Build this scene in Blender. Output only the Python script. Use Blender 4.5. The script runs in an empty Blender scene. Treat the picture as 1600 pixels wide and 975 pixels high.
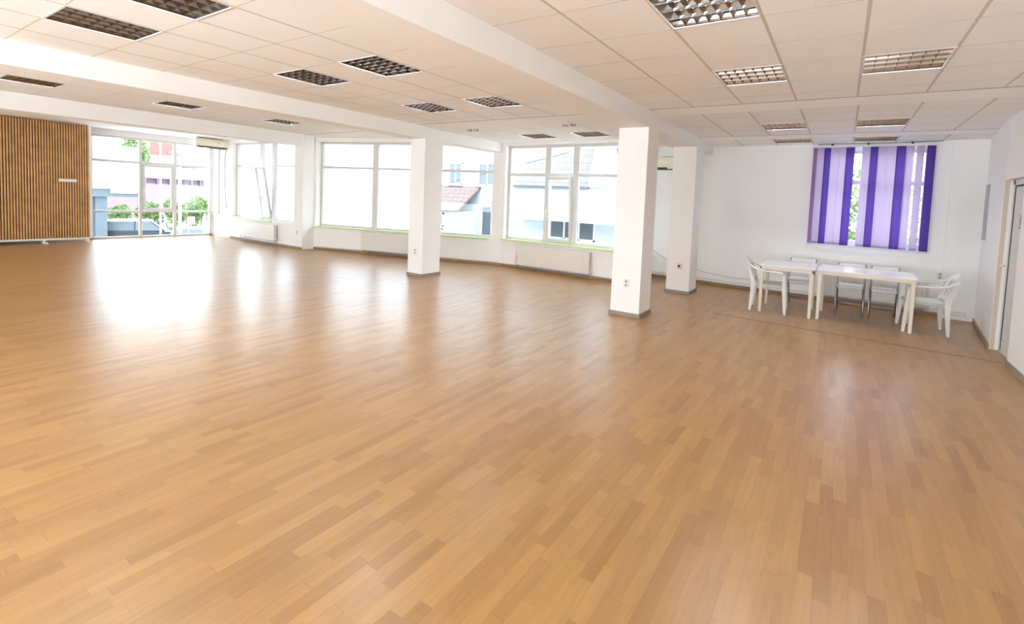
import bpy, bmesh, math, random
from mathutils import Vector, Matrix
random.seed(7)
sc = bpy.context.scene
COL = sc.collection
PI = math.pi

# ------------------------------------------------------------------ camera, world, light, exposure
CAM_H = 1.609
cd = bpy.data.cameras.new('camera'); cam = bpy.data.objects.new('camera', cd); COL.objects.link(cam)
rr = Vector((0.8531283, 0.51980251, 0.04446867)); dn = Vector((0.06768812, -0.02576895, -0.99737369)); fw = Vector((-0.51729143, 0.85389772, -0.05716867))
M = Matrix(((rr.x, -dn.x, -fw.x, 0), (rr.y, -dn.y, -fw.y, 0), (rr.z, -dn.z, -fw.z, CAM_H), (0, 0, 0, 1)))
cam.matrix_world = M
cd.sensor_width = 36; cd.sensor_fit = 'HORIZONTAL'; cd.lens = 733.86 / 1600 * 36
cd.shift_x = (800 - 868.9) / 1600; cd.shift_y = -(487.5 - 353.65) / 1600
cd.clip_start = 0.05; cd.clip_end = 500
sc.camera = cam

SKY = 4.9
w = bpy.data.worlds.new('sky'); sc.world = w; w.use_nodes = True
wn = w.node_tree.nodes; wl = w.node_tree.links; wn.clear()
wo = wn.new('ShaderNodeOutputWorld'); wb = wn.new('ShaderNodeBackground'); wl.new(wb.outputs[0], wo.inputs[0])
tc = wn.new('ShaderNodeTexCoord'); sx = wn.new('ShaderNodeSeparateXYZ'); wl.new(tc.outputs['Generated'], sx.inputs[0])
wr = wn.new('ShaderNodeValToRGB'); wl.new(sx.outputs['Z'], wr.inputs[0])
wr.color_ramp.elements[0].position = 0.0; wr.color_ramp.elements[0].color = (0.88, 0.95, 1.0, 1)
wr.color_ramp.elements[1].position = 0.7; wr.color_ramp.elements[1].color = (0.74, 0.87, 1.0, 1)
wl.new(wr.outputs[0], wb.inputs[0]); wb.inputs[1].default_value = SKY

def area(name, loc, rot, sx_, sy_, power, col=(1, 1, 1)):
    ld = bpy.data.lights.new(name, 'AREA'); ld.shape = 'RECTANGLE'; ld.size = sx_; ld.size_y = sy_; ld.energy = power; ld.color = col
    o = bpy.data.objects.new(name, ld); COL.objects.link(o); o.location = loc; o.rotation_euler = rot
    return o
# unseen fill lamps added behind the camera, aimed up to brighten the ceiling
area('rear_fill', (-2.6, -3.8, 1.0), (math.radians(-156), 0, PI), 7.0, .9, 365, (0.76, 0.90, 1.0))
area('rear_fill', (-11.5, -3.8, 1.0), (math.radians(-156), 0, PI), 8.5, .9, 190, (0.76, 0.90, 1.0))

sc.view_settings.view_transform = 'Standard'; sc.view_settings.look = 'None'
sc.view_settings.gamma = 1.0; sc.view_settings.use_curve_mapping = False
sc.view_settings.exposure = 1.14
try:
    sc.cycles.use_denoising = True; sc.cycles.max_bounces = 10; sc.cycles.diffuse_bounces = 7; sc.cycles.glossy_bounces = 4
    sc.cycles.transparent_max_bounces = 16; sc.cycles.caustics_reflective = False; sc.cycles.caustics_refractive = False
    sc.cycles.sample_clamp_indirect = 6
except Exception:
    pass

# ------------------------------------------------------------------ materials
def mat(name, col, rough=0.6, metal=0.0, spec=0.5, bump=0.0, bscale=30.0, var=0.0, vscale=3.0, emit=None):
    m = bpy.data.materials.new(name); m.use_nodes = True
    nt = m.node_tree; b = nt.nodes['Principled BSDF']
    b.inputs['Base Color'].default_value = (*col, 1); b.inputs['Roughness'].default_value = rough
    b.inputs['Metallic'].default_value = metal; b.inputs['Specular IOR Level'].default_value = spec
    t = nt.nodes.new('ShaderNodeTexCoord')
    if var:
        n = nt.nodes.new('ShaderNodeTexNoise'); n.inputs['Scale'].default_value = vscale; n.inputs['Detail'].default_value = 5
        nt.links.new(t.outputs['Object'], n.inputs['Vector'])
        r = nt.nodes.new('ShaderNodeValToRGB'); nt.links.new(n.outputs['Fac'], r.inputs[0])
        r.color_ramp.elements[0].position = 0.3; r.color_ramp.elements[1].position = 0.7
        r.color_ramp.elements[0].color = (*[c * (1 - var) for c in col], 1); r.color_ramp.elements[1].color = (*[min(1, c * (1 + var)) for c in col], 1)
        nt.links.new(r.outputs[0], b.inputs['Base Color'])
    if bump:
        n = nt.nodes.new('ShaderNodeTexNoise'); n.inputs['Scale'].default_value = bscale; n.inputs['Detail'].default_value = 4
        nt.links.new(t.outputs['Object'], n.inputs['Vector'])
        bp = nt.nodes.new('ShaderNodeBump'); bp.inputs['Strength'].default_value = bump; bp.inputs['Distance'].default_value = 0.01
        nt.links.new(n.outputs['Fac'], bp.inputs['Height']); nt.links.new(bp.outputs[0], b.inputs['Normal'])
    if emit:
        b.inputs['Emission Color'].default_value = (*emit[0], 1); b.inputs['Emission Strength'].default_value = emit[1]
    return m

def glass_mat(name, tint=(0.96, 0.98, 0.98), refl=1.0):
    m = bpy.data.materials.new(name); m.use_nodes = True; nt = m.node_tree; nt.nodes.clear()
    o = nt.nodes.new('ShaderNodeOutputMaterial'); mx = nt.nodes.new('ShaderNodeMixShader')
    tr = nt.nodes.new('ShaderNodeBsdfTransparent'); tr.inputs[0].default_value = (*tint, 1)
    gl = nt.nodes.new('ShaderNodeBsdfGlossy'); gl.inputs['Roughness'].default_value = 0.02
    fr = nt.nodes.new('ShaderNodeFresnel'); fr.inputs[0].default_value = 1.45
    ge = nt.nodes.new('ShaderNodeNewGeometry'); sb = nt.nodes.new('ShaderNodeMath'); sb.operation = 'SUBTRACT'; sb.use_clamp = True
    nt.links.new(fr.outputs[0], sb.inputs[0]); nt.links.new(ge.outputs['Backfacing'], sb.inputs[1])
    nt.links.new(sb.outputs[0], mx.inputs[0]); nt.links.new(tr.outputs[0], mx.inputs[1]); nt.links.new(gl.outputs[0], mx.inputs[2]); nt.links.new(mx.outputs[0], o.inputs[0])
    return m

def floor_mat():
    m = bpy.data.materials.new('laminate_strips'); m.use_nodes = True; nt = m.node_tree; N = nt.nodes; L = nt.links
    b = N['Principled BSDF']; tc = N.new('ShaderNodeTexCoord'); sp = N.new('ShaderNodeSeparateXYZ'); L.new(tc.outputs['Object'], sp.inputs[0])
    def mth(op, a, b_=None):
        n = N.new('ShaderNodeMath'); n.operation = op
        for i, v in enumerate((a, b_)):
            if v is None: continue
            if isinstance(v, (int, float)): n.inputs[i].default_value = v
            else: L.new(v, n.inputs[i])
        return n.outputs[0]
    sxn = mth('DIVIDE', sp.outputs['X'], 0.066); row = mth('FLOOR', sxn)
    wn1 = N.new('ShaderNodeTexWhiteNoise'); wn1.noise_dimensions = '1D'; L.new(row, wn1.inputs['W'])
    yy = mth('ADD', mth('DIVIDE', sp.outputs['Y'], 0.39), mth('MULTIPLY', wn1.outputs['Value'], 17.3))
    # vary the lengths a little inside each row
    wob = mth('MULTIPLY', mth('SINE', mth('MULTIPLY', yy, 1.7)), 0.32)
    yy = mth('ADD', yy, wob)
    pl = mth('FLOOR', yy)
    cv = N.new('ShaderNodeCombineXYZ'); L.new(row, cv.inputs[0]); L.new(pl, cv.inputs[1])
    wn2 = N.new('ShaderNodeTexWhiteNoise'); wn2.noise_dimensions = '2D'; L.new(cv.outputs[0], wn2.inputs['Vector'])
    ramp = N.new('ShaderNodeValToRGB'); L.new(wn2.outputs['Value'], ramp.inputs[0])
    e = ramp.color_ramp.elements; e[0].position = 0.0; e[0].color = (0.285, 0.136, 0.040, 1); e[1].position = 1.0; e[1].color = (0.385, 0.202, 0.067, 1)
    x = ramp.color_ramp.elements.new(0.22); x.color = (0.325, 0.161, 0.050, 1); x = ramp.color_ramp.elements.new(0.6); x.color = (0.352, 0.180, 0.058, 1)
    # grain
    mp = N.new('ShaderNodeMapping'); mp.inputs['Scale'].default_value = (38, 2.6, 1); L.new(tc.outputs['Object'], mp.inputs[0])
    add = N.new('ShaderNodeVectorMath'); add.operation = 'ADD'; L.new(mp.outputs[0], add.inputs[0])
    sc_ = N.new('ShaderNodeVectorMath'); sc_.operation = 'SCALE'; L.new(wn2.outputs['Color'], sc_.inputs[0]); sc_.inputs['Scale'].default_value = 40; L.new(sc_.outputs[0], add.inputs[1])
    gr = N.new('ShaderNodeTexNoise'); gr.inputs['Scale'].default_value = 1.0; gr.inputs['Detail'].default_value = 5; gr.inputs['Distortion'].default_value = 1.2; L.new(add.outputs[0], gr.inputs['Vector'])
    mr = N.new('ShaderNodeMapRange'); mr.inputs['From Min'].default_value = 0.3; mr.inputs['From Max'].default_value = 0.7; mr.inputs['To Min'].default_value = 0.90; mr.inputs['To Max'].default_value = 1.08; L.new(gr.outputs['Fac'], mr.inputs[0])
    # joints
    fx = mth('FRACT', sxn); ex = mth('MINIMUM', fx, mth('SUBTRACT', 1.0, fx)); jx = mth('GREATER_THAN', ex, 0.018)
    fy = mth('FRACT', yy); ey = mth('MINIMUM', fy, mth('SUBTRACT', 1.0, fy)); jy = mth('GREATER_THAN', ey, 0.004)
    j = mth('ADD', mth('MULTIPLY', mth('MULTIPLY', jx, jy), 0.17), 0.83)
    tot = mth('MULTIPLY', mr.outputs[0], j)
    mx = N.new('ShaderNodeVectorMath'); mx.operation = 'SCALE'; L.new(ramp.outputs[0], mx.inputs[0]); L.new(tot, mx.inputs['Scale'])
    L.new(mx.outputs[0], b.inputs['Base Color'])
    rn = N.new('ShaderNodeTexNoise'); rn.inputs['Scale'].default_value = 1.1; rn.inputs['Detail'].default_value = 3; L.new(tc.outputs['Object'], rn.inputs['Vector'])
    rm = N.new('ShaderNodeMapRange'); rm.inputs['To Min'].default_value = 0.280; rm.inputs['To Max'].default_value = 0.315; L.new(rn.outputs['Fac'], rm.inputs[0]); L.new(rm.outputs[0], b.inputs['Roughness'])
    bn = N.new('ShaderNodeTexNoise'); bn.inputs['Scale'].default_value = 5.0; bn.inputs['Detail'].default_value = 2; L.new(tc.outputs['Object'], bn.inputs['Vector'])
    bp = N.new('ShaderNodeBump'); bp.inputs['Strength'].default_value = 0.10; bp.inputs['Distance'].default_value = 0.02; L.new(bn.outputs['Fac'], bp.inputs['Height']); L.new(bp.outputs[0], b.inputs['Normal'])
    b.inputs['Specular IOR Level'].default_value = 0.85
    return m

def blind_mat(name, col, tr=0.5):
    m = bpy.data.materials.new(name); m.use_nodes = True; nt = m.node_tree; N = nt.nodes; L = nt.links; N.clear()
    o = N.new('ShaderNodeOutputMaterial'); mx = N.new('ShaderNodeMixShader'); mx.inputs[0].default_value = tr
    d = N.new('ShaderNodeBsdfDiffuse'); t = N.new('ShaderNodeBsdfTranslucent')
    n = N.new('ShaderNodeTexNoise'); n.inputs['Scale'].default_value = 60; tc = N.new('ShaderNodeTexCoord'); L.new(tc.outputs['Object'], n.inputs['Vector'])
    r = N.new('ShaderNodeValToRGB'); r.color_ramp.elements[0].color = (*[c * .93 for c in col], 1); r.color_ramp.elements[1].color = (*[min(1, c * 1.07) for c in col], 1)
    L.new(n.outputs['Fac'], r.inputs[0]); L.new(r.outputs[0], d.inputs[0]); L.new(r.outputs[0], t.inputs[0])
    L.new(d.outputs[0], mx.inputs[1]); L.new(t.outputs[0], mx.inputs[2]); L.new(mx.outputs[0], o.inputs[0])
    return m

def tile_mat(name, col, joint, sx_, sy_, sz_, jw=0.05):
    """brick-like tiling for roofs outside"""
    m = bpy.data.materials.new(name); m.use_nodes = True; nt = m.node_tree; N = nt.nodes; L = nt.links; b = N['Principled BSDF']
    tc = N.new('ShaderNodeTexCoord'); br = N.new('ShaderNodeTexBrick'); L.new(tc.outputs['UV'], br.inputs['Vector'])
    br.inputs['Color1'].default_value = (*col, 1); br.inputs['Color2'].default_value = (*[c * .86 for c in col], 1); br.inputs['Mortar'].default_value = (*joint, 1)
    br.inputs['Scale'].default_value = 1.0; br.inputs['Brick Width'].default_value = sx_; br.inputs['Row Height'].default_value = sy_; br.inputs['Mortar Size'].default_value = sz_
    L.new(br.outputs['Color'], b.inputs['Base Color']); b.inputs['Roughness'].default_value = .9
    return m

WALL = mat('white_wall_paint', (0.90, 0.89, 0.875), 0.75, bump=0.06, bscale=40, var=0.012, vscale=1.5)
CEIL = mat('ceiling_tile', (0.91, 0.90, 0.885), 0.9, bump=0.15, bscale=120, var=0.02, vscale=0.9)
GRID = mat('ceiling_grid_metal', (0.62, 0.57, 0.52), 0.7)
BEAM = WALL
FLOOR = floor_mat()
FRAME = mat('white_window_plastic', (0.68, 0.67, 0.655), 0.35, var=0.01)
GAP_SHADE = mat('gap_shade_black', (0.02, 0.02, 0.02), 0.6)
GLASS = glass_mat('window_glass')
SILL = mat('pale_lime_sill', (0.60, 0.70, 0.36), 0.4, var=0.04)
SKIRT = mat('grey_brown_skirting', (0.30, 0.25, 0.21), 0.5, var=0.1, vscale=8)
SKIRTW = mat('wood_skirting', (0.33, 0.21, 0.12), 0.5, var=0.15, vscale=6)
PIPE = mat('white_pipe', (0.75, 0.74, 0.72), 0.35)
RAD = mat('radiator_enamel', (0.76, 0.73, 0.67), 0.35)
DARK = mat('dark_void', (0.05, 0.045, 0.04), 0.7)
CHROME = mat('brushed_chrome', (0.42, 0.42, 0.43), 0.3, metal=1.0)
LOUVRE = mat('mirror_aluminium', (0.26, 0.225, 0.20), 0.10, metal=1.0)
TUBE = mat('lamp_tube_glass', (0.9, 0.9, 0.88), 0.3, emit=((0.82, 0.93, 1.0), 68))  # glow added to the tubes to brighten the hall
WPLAST = mat('white_plastic', (0.80, 0.79, 0.76), 0.32)
TABLE = mat('white_table_laminate', (0.84, 0.83, 0.84), 0.25)
TLEG = mat('cream_table_frame', (0.80, 0.74, 0.64), 0.4)
CUSH = mat('white_vinyl', (0.82, 0.81, 0.80), 0.4)
ACM = mat('yellowed_plastic', (0.86, 0.81, 0.63), 0.4)
OAK = mat('oak_slats', (0.60, 0.33, 0.135), 0.5, var=0.18, vscale=5)
OAKD = mat('dark_slat_backing', (0.07, 0.03, 0.012), 0.8)
CABLE = mat('grey_cable', (0.35, 0.34, 0.33), 0.5)
BLK = mat('black_plastic', (0.03, 0.03, 0.03), 0.5)
LOUVRE2 = mat('bronze_louvre', (0.50, 0.41, 0.34), 0.3, metal=0.85)

TUBE0 = mat('lamp_tube_unlit', (0.85, 0.86, 0.86), 0.3)

# ------------------------------------------------------------------ mesh helpers
class MB:
    def __init__(s): s.v = []; s.f = []; s.uv = None
    def quad(s, a, b, c, d):
        i = len(s.v); s.v += [tuple(a), tuple(b), tuple(c), tuple(d)]; s.f.append((i, i + 1, i + 2, i + 3))
    def box(s, x0, x1, y0, y1, z0, z1, mt=None):
        i = len(s.v)
        P = [(x, y, z) for z in (z0, z1) for y in (y0, y1) for x in (x0, x1)]
        if mt: P = [tuple(mt(*p)) for p in P]
        s.v += P
        for q in ((0, 2, 3, 1), (4, 5, 7, 6), (0, 1, 5, 4), (2, 6, 7, 3), (0, 4, 6, 2), (1, 3, 7, 5)): s.f.append(tuple(i + k for k in q))
    def prism(s, pts, a0, a1, ax='y'):
        """polygon pts (2-D) extruded along ax"""
        i = len(s.v); n = len(pts)
        for a in (a0, a1):
            for p, q in pts:
                s.v.append((p, a, q) if ax == 'y' else ((a, p, q) if ax == 'x' else (p, q, a)))
        s.f.append(tuple(i + k for k in range(n))); s.f.append(tuple(i + n + k for k in reversed(range(n))))
        for k in range(n): s.f.append((i + k, i + (k + 1) % n, i + n + (k + 1) % n, i + n + k))
    def tube(s, pts, r, n=8, cap=True, flat=1.0, up=None):
        pts = [Vector(p) for p in pts]; R = r if isinstance(r, (list, tuple)) else [r] * len(pts)
        i0 = len(s.v); side = None
        for k, p in enumerate(pts):
            t = (pts[min(k + 1, len(pts) - 1)] - pts[max(k - 1, 0)]).normalized()
            if side is None:
                ref = Vector(up) if up else (Vector((0, 0, 1)) if abs(t.z) < .9 else Vector((1, 0, 0)))
                side = t.cross(ref).normalized()
            side = (side - t * side.dot(t)).normalized(); u2 = t.cross(side)
            for j in range(n):
                a = 2 * PI * j / n; q = p + side * math.cos(a) * R[k] + u2 * math.sin(a) * R[k] * flat; s.v.append(tuple(q))
        for k in range(len(pts) - 1):
            for j in range(n):
                a = i0 + k * n + j; b = i0 + k * n + (j + 1) % n; s.f.append((a, b, b + n, a + n))
        if cap:
            s.f.append(tuple(i0 + j for j in reversed(range(n)))); s.f.append(tuple(i0 + (len(pts) - 1) * n + j for j in range(n)))
    def taper(s, p0, p1, w0, d0, w1, d1):
        """rectangular bar from p0 to p1, cross-section (x,y) sizes"""
        i = len(s.v)
        for p, a, b in ((p0, w0, d0), (p1, w1, d1)):
            for sx_, sy_ in ((-1, -1), (1, -1), (1, 1), (-1, 1)): s.v.append((p[0] + sx_ * a / 2, p[1] + sy_ * b / 2, p[2]))
        for q in ((0, 3, 2, 1), (4, 5, 6, 7), (0, 1, 5, 4), (1, 2, 6, 5), (2, 3, 7, 6), (3, 0, 4, 7)): s.f.append(tuple(i + k for k in q))
    def build(s, name, material, parent=None, bevel=0.0, smooth=False, kind=None, subs=0, solid=0.0, fix=True):
        me = bpy.data.meshes.new(name); me.from_pydata(s.v, [], s.f)
        if fix:
            bm = bmesh.new(); bm.from_mesh(me); bmesh.ops.recalc_face_normals(bm, faces=bm.faces); bm.to_mesh(me); bm.free()
        o = bpy.data.objects.new(name, me); COL.objects.link(o)
        for m in (material if isinstance(material, (list, tuple)) else [material]): me.materials.append(m)
        if s.uv:
            u = me.uv_layers.new(name='UVMap')
            for lp in me.loops: u.data[lp.index].uv = s.uv[lp.vertex_index]
        if smooth:
            for p in me.polygons: p.use_smooth = True
        if solid:
            d = o.modifiers.new('solid', 'SOLIDIFY'); d.thickness = solid; d.offset = 0
        if bevel:
            b = o.modifiers.new('bevel', 'BEVEL'); b.width = bevel; b.segments = 2; b.limit_method = 'ANGLE'; b.harden_normals = False
        if subs:
            d = o.modifiers.new('subs', 'SUBSURF'); d.levels = subs; d.render_levels = subs
        if parent is not None: o.parent = parent
        if kind: o['kind'] = kind
        return o

def empty(name, loc, rz=0.0, label=None, cat=None, group=None, kind=None):
    o = bpy.data.objects.new(name, None); COL.objects.link(o); o.location = loc; o.rotation_euler = (0, 0, rz); o.empty_display_size = .1
    if label: o['label'] = label
    if cat: o['category'] = cat
    if group: o['group'] = group
    if kind: o['kind'] = kind
    return o
def tag(o, label, cat, group=None):
    o['label'] = label; o['category'] = cat
    if group: o['group'] = group
    return o
def kids(o): return [c for c in COL.objects if c.parent == o]
def dup(root, loc, rz, label, group=None):
    r = root.copy(); COL.objects.link(r); r.location = loc; r.rotation_euler = (0, 0, rz); r['label'] = label
    if group: r['group'] = group
    for ch in kids(root):
        c = ch.copy(); COL.objects.link(c); c.parent = r
        for g in kids(ch):
            d = g.copy(); COL.objects.link(d); d.parent = c
    return r

class Seg:
    """wall-local frame: u along P->Q, n outward, z"""
    def __init__(s, P, Q, out=1):
        s.P = Vector((P[0], P[1], 0)); d = Vector((Q[0] - P[0], Q[1] - P[1], 0)); s.L = d.length; s.u = d.normalized(); s.n = Vector((-s.u.y, s.u.x, 0)) * out
    def __call__(s, u, n, z): p = s.P + s.u * u + s.n * n; return (p.x, p.y, z)
    def rot(s): return math.atan2(s.u.y, s.u.x)
def wall(name, sg, z1, th=0.25, holes=(), z0=0.0, m=None):
    b = MB(); u = 0.0
    for (a, c, h0, h1) in sorted(holes):
        if a > u: b.box(u, a, 0, th, z0, z1, sg)
        if h0 > z0: b.box(a, c, 0, th, z0, h0, sg)
        if h1 < z1: b.box(a, c, 0, th, h1, z1, sg)
        u = c
    if u < sg.L: b.box(u, sg.L, 0, th, z0, z1, sg)
    return b.build(name, m or WALL, kind='structure')

def window(name, sg, u0, u1, z0, z1, n, mull, trans, sash=None, fw_=0.055, dep=0.06, sill=None, gl=GLASS):
    """fixed frame, mullions at u, transoms at z; panes between; sash=(ua,ub,za,zb,tilt)"""
    root = empty(name, sg(u0, n, z0), sg.rot(), kind='structure')
    inv = Matrix.Rotation(-sg.rot(), 4, 'Z'); base = Vector(root.location)
    flip = 1 if (sg.n - Vector((-sg.u.y, sg.u.x, 0))).length < .1 else -1
    def loc(u, nn, z): return (u - u0, nn * flip, z - z0)
    fr = MB()
    def bx(a, b_, c, d, e=0, f=dep): fr.box(a, b_, e, f, c, d, loc)
    bx(u0, u0 + fw_, z0, z1); bx(u1 - fw_, u1, z0, z1); bx(u0, u1, z0, z0 + fw_); bx(u0, u1, z1 - fw_, z1)
    for a, b_ in mull: bx(a, b_, z0, z1, -.004, dep + .004)
    for a, b_ in trans: bx(u0, u1, a, b_, -.002, dep + .002)
    fr.build('window_frame', FRAME, root, bevel=.004)
    us = [u0 + fw_] + [x for m_ in mull for x in m_] + [u1 - fw_]; zs = [z0 + fw_] + [x for t in trans for x in t] + [z1 - fw_]
    for i in range(0, len(us), 2):
        for j in range(0, len(zs), 2):
            a, b_, c, d = us[i], us[i + 1], zs[j], zs[j + 1]
            if sash and a - .01 <= (sash[0] + sash[1]) / 2 <= b_ + .01 and c - .01 <= (sash[2] + sash[3]) / 2 <= d + .01: continue
            p = MB(); p.box(a - .01, b_ + .01, dep * .5, dep * .5 + .006, c - .01, d + .01, loc); p.build('pane', gl, root)
    if sash:
        a, b_, c, d, tilt = sash
        s = MB(); w_ = .062; t = .055; h = d - c
        sx_ = empty('window_sash', loc(a, 0, c)); sx_.parent = root; sx_.rotation_euler = (tilt * flip, 0, 0)
        def l2(x, y, z): return (x, y * flip, z)
        s.box(0, w_, -.02, t - .02, 0, h, l2); s.box(b_ - a - w_, b_ - a, -.02, t - .02, 0, h, l2); s.box(w_, b_ - a - w_, -.02, t - .02, 0, w_, l2); s.box(w_, b_ - a - w_, -.02, t - .02, h - w_, h, l2)
        s.build('sash_frame', FRAME, sx_, bevel=.005)
        p = MB(); p.box(w_ - .01, b_ - a - w_ + .01, 0, .006, w_ - .01, h - w_ + .01, l2); p.build('pane', gl, sx_)
        hd = MB(); hd.box(.018, .042, -.06, -.02, h * .46, h * .46 + .03, l2); hd.box(.018, .042, -.075, -.055, h * .46 - .1, h * .46 + .03, l2); hd.build('window_handle', WPLAST, sx_, bevel=.004)
    if sill:
        s = MB(); s.box(sill[0], sill[1], sill[2], 0, z0 - .035, z0 + .004, loc); s.build('window_sill', SILL, root, bevel=.006)
    return root

# ------------------------------------------------------------------ floor
b = MB(); b.box(-17.3, 2.4, -4.3, 10.4, -0.2, 0.0); b.build('floor', FLOOR, kind='structure')
b = MB(); b.box(-1.55, 1.62, 7.155, 7.163, 0.0, 0.0025, lambda x, y, z: (x, y - .063 * x * 1.0 + .0, z)); b.build('trim_1', mat('seam_strip', (0.10, 0.055, 0.03), .5), kind='structure')

# ------------------------------------------------------------------ walls
ZT = 3.35
SG_W = Seg((-17.0, -4.2), (-17.0, 7.2), 1)                        # far wall with the tall glazing, u = Y + 4.2
def gy(y): return y + 4.2
wall('wall_west', SG_W, ZT, .25, [(gy(4.22), gy(7.03), 0.0, 2.80)])
window('window_1', SG_W, gy(4.22), gy(7.03), 0.0, 2.80, 0.0, [(gy(5.24), gy(5.305)), (gy(6.04), gy(6.11))], [(.715, .775), (2.085, 2.15)], sash=(gy(5.31), gy(6.035), .78, 2.08, 0.0), sill=None)
SG_N1 = Seg((-17.0, 7.07), (-12.03, 7.05), 1)                     # u = X + 17
def nx(x): return x + 17.0
wall('wall_north', SG_N1, ZT, .3, [(nx(-16.86), nx(-16.34), .68, 2.72), (nx(-15.86), nx(-12.42), .66, 2.87)])
window('window_2', SG_N1, nx(-16.86), nx(-16.34), .68, 2.72, .10, [], [(2.16, 2.22)], sill=(-.0, .52, -.12))
window('window_3', SG_N1, nx(-15.86), nx(-12.42), .66, 2.87, .15, [(nx(-14.50), nx(-14.33)), (nx(-13.84), nx(-13.66))], [(2.165, 2.225)], sash=(nx(-14.33), nx(-13.84), .70, 2.165, .15), sill=(-.0, 3.44, -.19))
SG_N2 = Seg((-12.03, 7.37), (-6.79, 8.76), 1)
def sx2(x): return (x + 12.03) * SG_N2.L / 5.24
wall('wall_north_angled', SG_N2, ZT, .3, [(.05, sx2(-7.06), .62, 2.86)])
window('window_4', SG_N2, .05, sx2(-7.06), .62, 2.86, .16, [(sx2(-10.40), sx2(-10.24)), (sx2(-8.8), sx2(-8.64))], [(2.165, 2.225)], sill=(0.0, sx2(-7.06) - .05, -.20))
b = MB(); b.box(-12.42, -12.03, 7.046, 7.9, 0, 2.705); b.build('pillar_wall', WALL, kind='structure').name = 'wall_pier'
SG_N3 = Seg((-6.79, 8.74), (-3.60, 8.66), 1)
def sx3(x): return (x + 6.79) * SG_N3.L / 3.19
wall('wall_north_middle', SG_N3, ZT, .3, [(.06, sx3(-3.80), .64, 2.80)])
window('window_5', SG_N3, .06, sx3(-3.80), .64, 2.80, .13, [(sx3(-5.70), sx3(-5.56)), (sx3(-4.98), sx3(-4.84))], [(2.11, 2.175)], sash=(sx3(-5.60), sx3(-4.95), .68, 2.10, .07), sill=(0.0, sx3(-3.80) - .06, -.17))
SG_RET = Seg((-3.60, 8.66), (-3.60, 10.0), 1)
wall('wall_return', SG_RET, ZT, .25, [(.15, 1.25, .40, 2.80)])
window('window_6_added', SG_RET, .15, 1.25, .40, 2.80, .1, [], [(2.11, 2.17)])  # unseen window added to brighten the back wall
SG_B = Seg((-3.60, 9.985), (1.86, 9.575), 1)
def bx_(x): return (x + 3.6) * SG_B.L / 5.46
wall('wall_back', SG_B, ZT, .3, [(bx_(-.44), bx_(1.16), 1.06, 2.70)])
window('window_7', SG_B, bx_(-.44), bx_(1.16), 1.06, 2.70, .10, [(bx_(.33), bx_(.38))], [(2.10, 2.17)], fw_=.06)
b = MB(); b.box(bx_(1.43), SG_B.L, -.045, 0.0, 0, 2.9, SG_B); b.build('wall_back_pilaster', WALL, kind='structure')
SG_E = Seg((1.86, 9.60), (1.665, 7.72), 1)
wall('wall_east', SG_E, ZT, .25)
b = MB()
b.box(1.665, 1.95, -4.2, 6.98, 0, ZT); b.box(1.665, 1.95, 6.98, 7.72, 2.085, ZT); b.build('wall_east_front', WALL, kind='structure')
# wall behind the camera: piers, parapet and lintel round openings added to let light in
SG_S = Seg((1.95, -4.0), (-17.2, -4.0), 1)
wall('wall_south', SG_S, ZT, .25, [(1.0, 8.2, .9, 2.3), (9.2, 18.2, .9, 2.3)])
b = MB(); b.box(-17.6, 2.6, -4.6, 10.6, ZT, ZT + .2); b.build('roof_slab', WALL, kind='structure')  # unseen slab put in to block sky light above the ceilings

# door in the east wall
dr = empty('door_1', (1.745, 6.88, 0), 0, kind='structure')
b = MB(); y1 = .84
b.box(-.0, .07, y1 - .07, y1, 0, 2.085); b.box(0, .07, 0, .07, 0, 2.085); b.box(0, .07, 0, y1, 2.02, 2.085); b.box(0, .06, 0, y1, 0.0, .02); b.build('door_frame', FRAME, dr, bevel=.004)
b = MB(); b.box(.004, .05, .085, y1 - .10, .16, 2.0); b.box(.002, .05, .085, y1 - .10, .015, .155); b.build('door_leaf', FRAME, dr, bevel=.004)
b = MB(); b.box(.001, .045, y1 - .10, y1 - .07, .02, 2.02); b.box(.001, .045, .07, y1 - .10, 2.0, 2.02); b.build('door_gap_shade', GAP_SHADE, dr)  # black strips stand in for the shade in the gap round the leaf
b = MB(); b.tube([(-.012, y1 - .045, 1.05), (-.06, y1 - .045, 1.05)], .011); b.tube([(-.06, y1 - .045, 1.05), (-.062, y1 - .16, 1.045)], .010); b.box(-.006, 0.02, y1 - .06, y1 - .03, .95, 1.12); b.build('door_handle', WPLAST, dr, bevel=.002)
tr_ = MB(); tr_.box(1.668, 1.745, 7.715, 7.735, 0, 2.085); tr_.build('trim_2', mat('beige_reveal', (0.66, 0.57, 0.48), .7, var=.03), kind='structure')
sgn = empty('door_sign', (1.749, 7.33, 1.59), 0, 'small white door sign with a red figure and border, stuck on the white door', 'sign')
b = MB(); b.box(-.003, 0, -.035, .035, -.08, .08); b.build('sign_plate', WPLAST, sgn)
REDM = mat('sign_red', (0.55, 0.08, 0.12), .5)
b = MB()
for q in ((-.035, .035, .07, .08), (-.035, .035, -.08, -.055), (-.035, -.028, -.08, .08), (.028, .035, -.08, .08)): b.box(-.0045, -.003, *q)
b.tube([(-.0035, 0, .045), (-.0055, 0, .045)], .012, 12); b.prism([(-.012, -.045), (.012, -.045), (.016, .028), (-.016, .028)], -.0045, -.003, 'x'); b.build('sign_figure', REDM, sgn)

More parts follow.
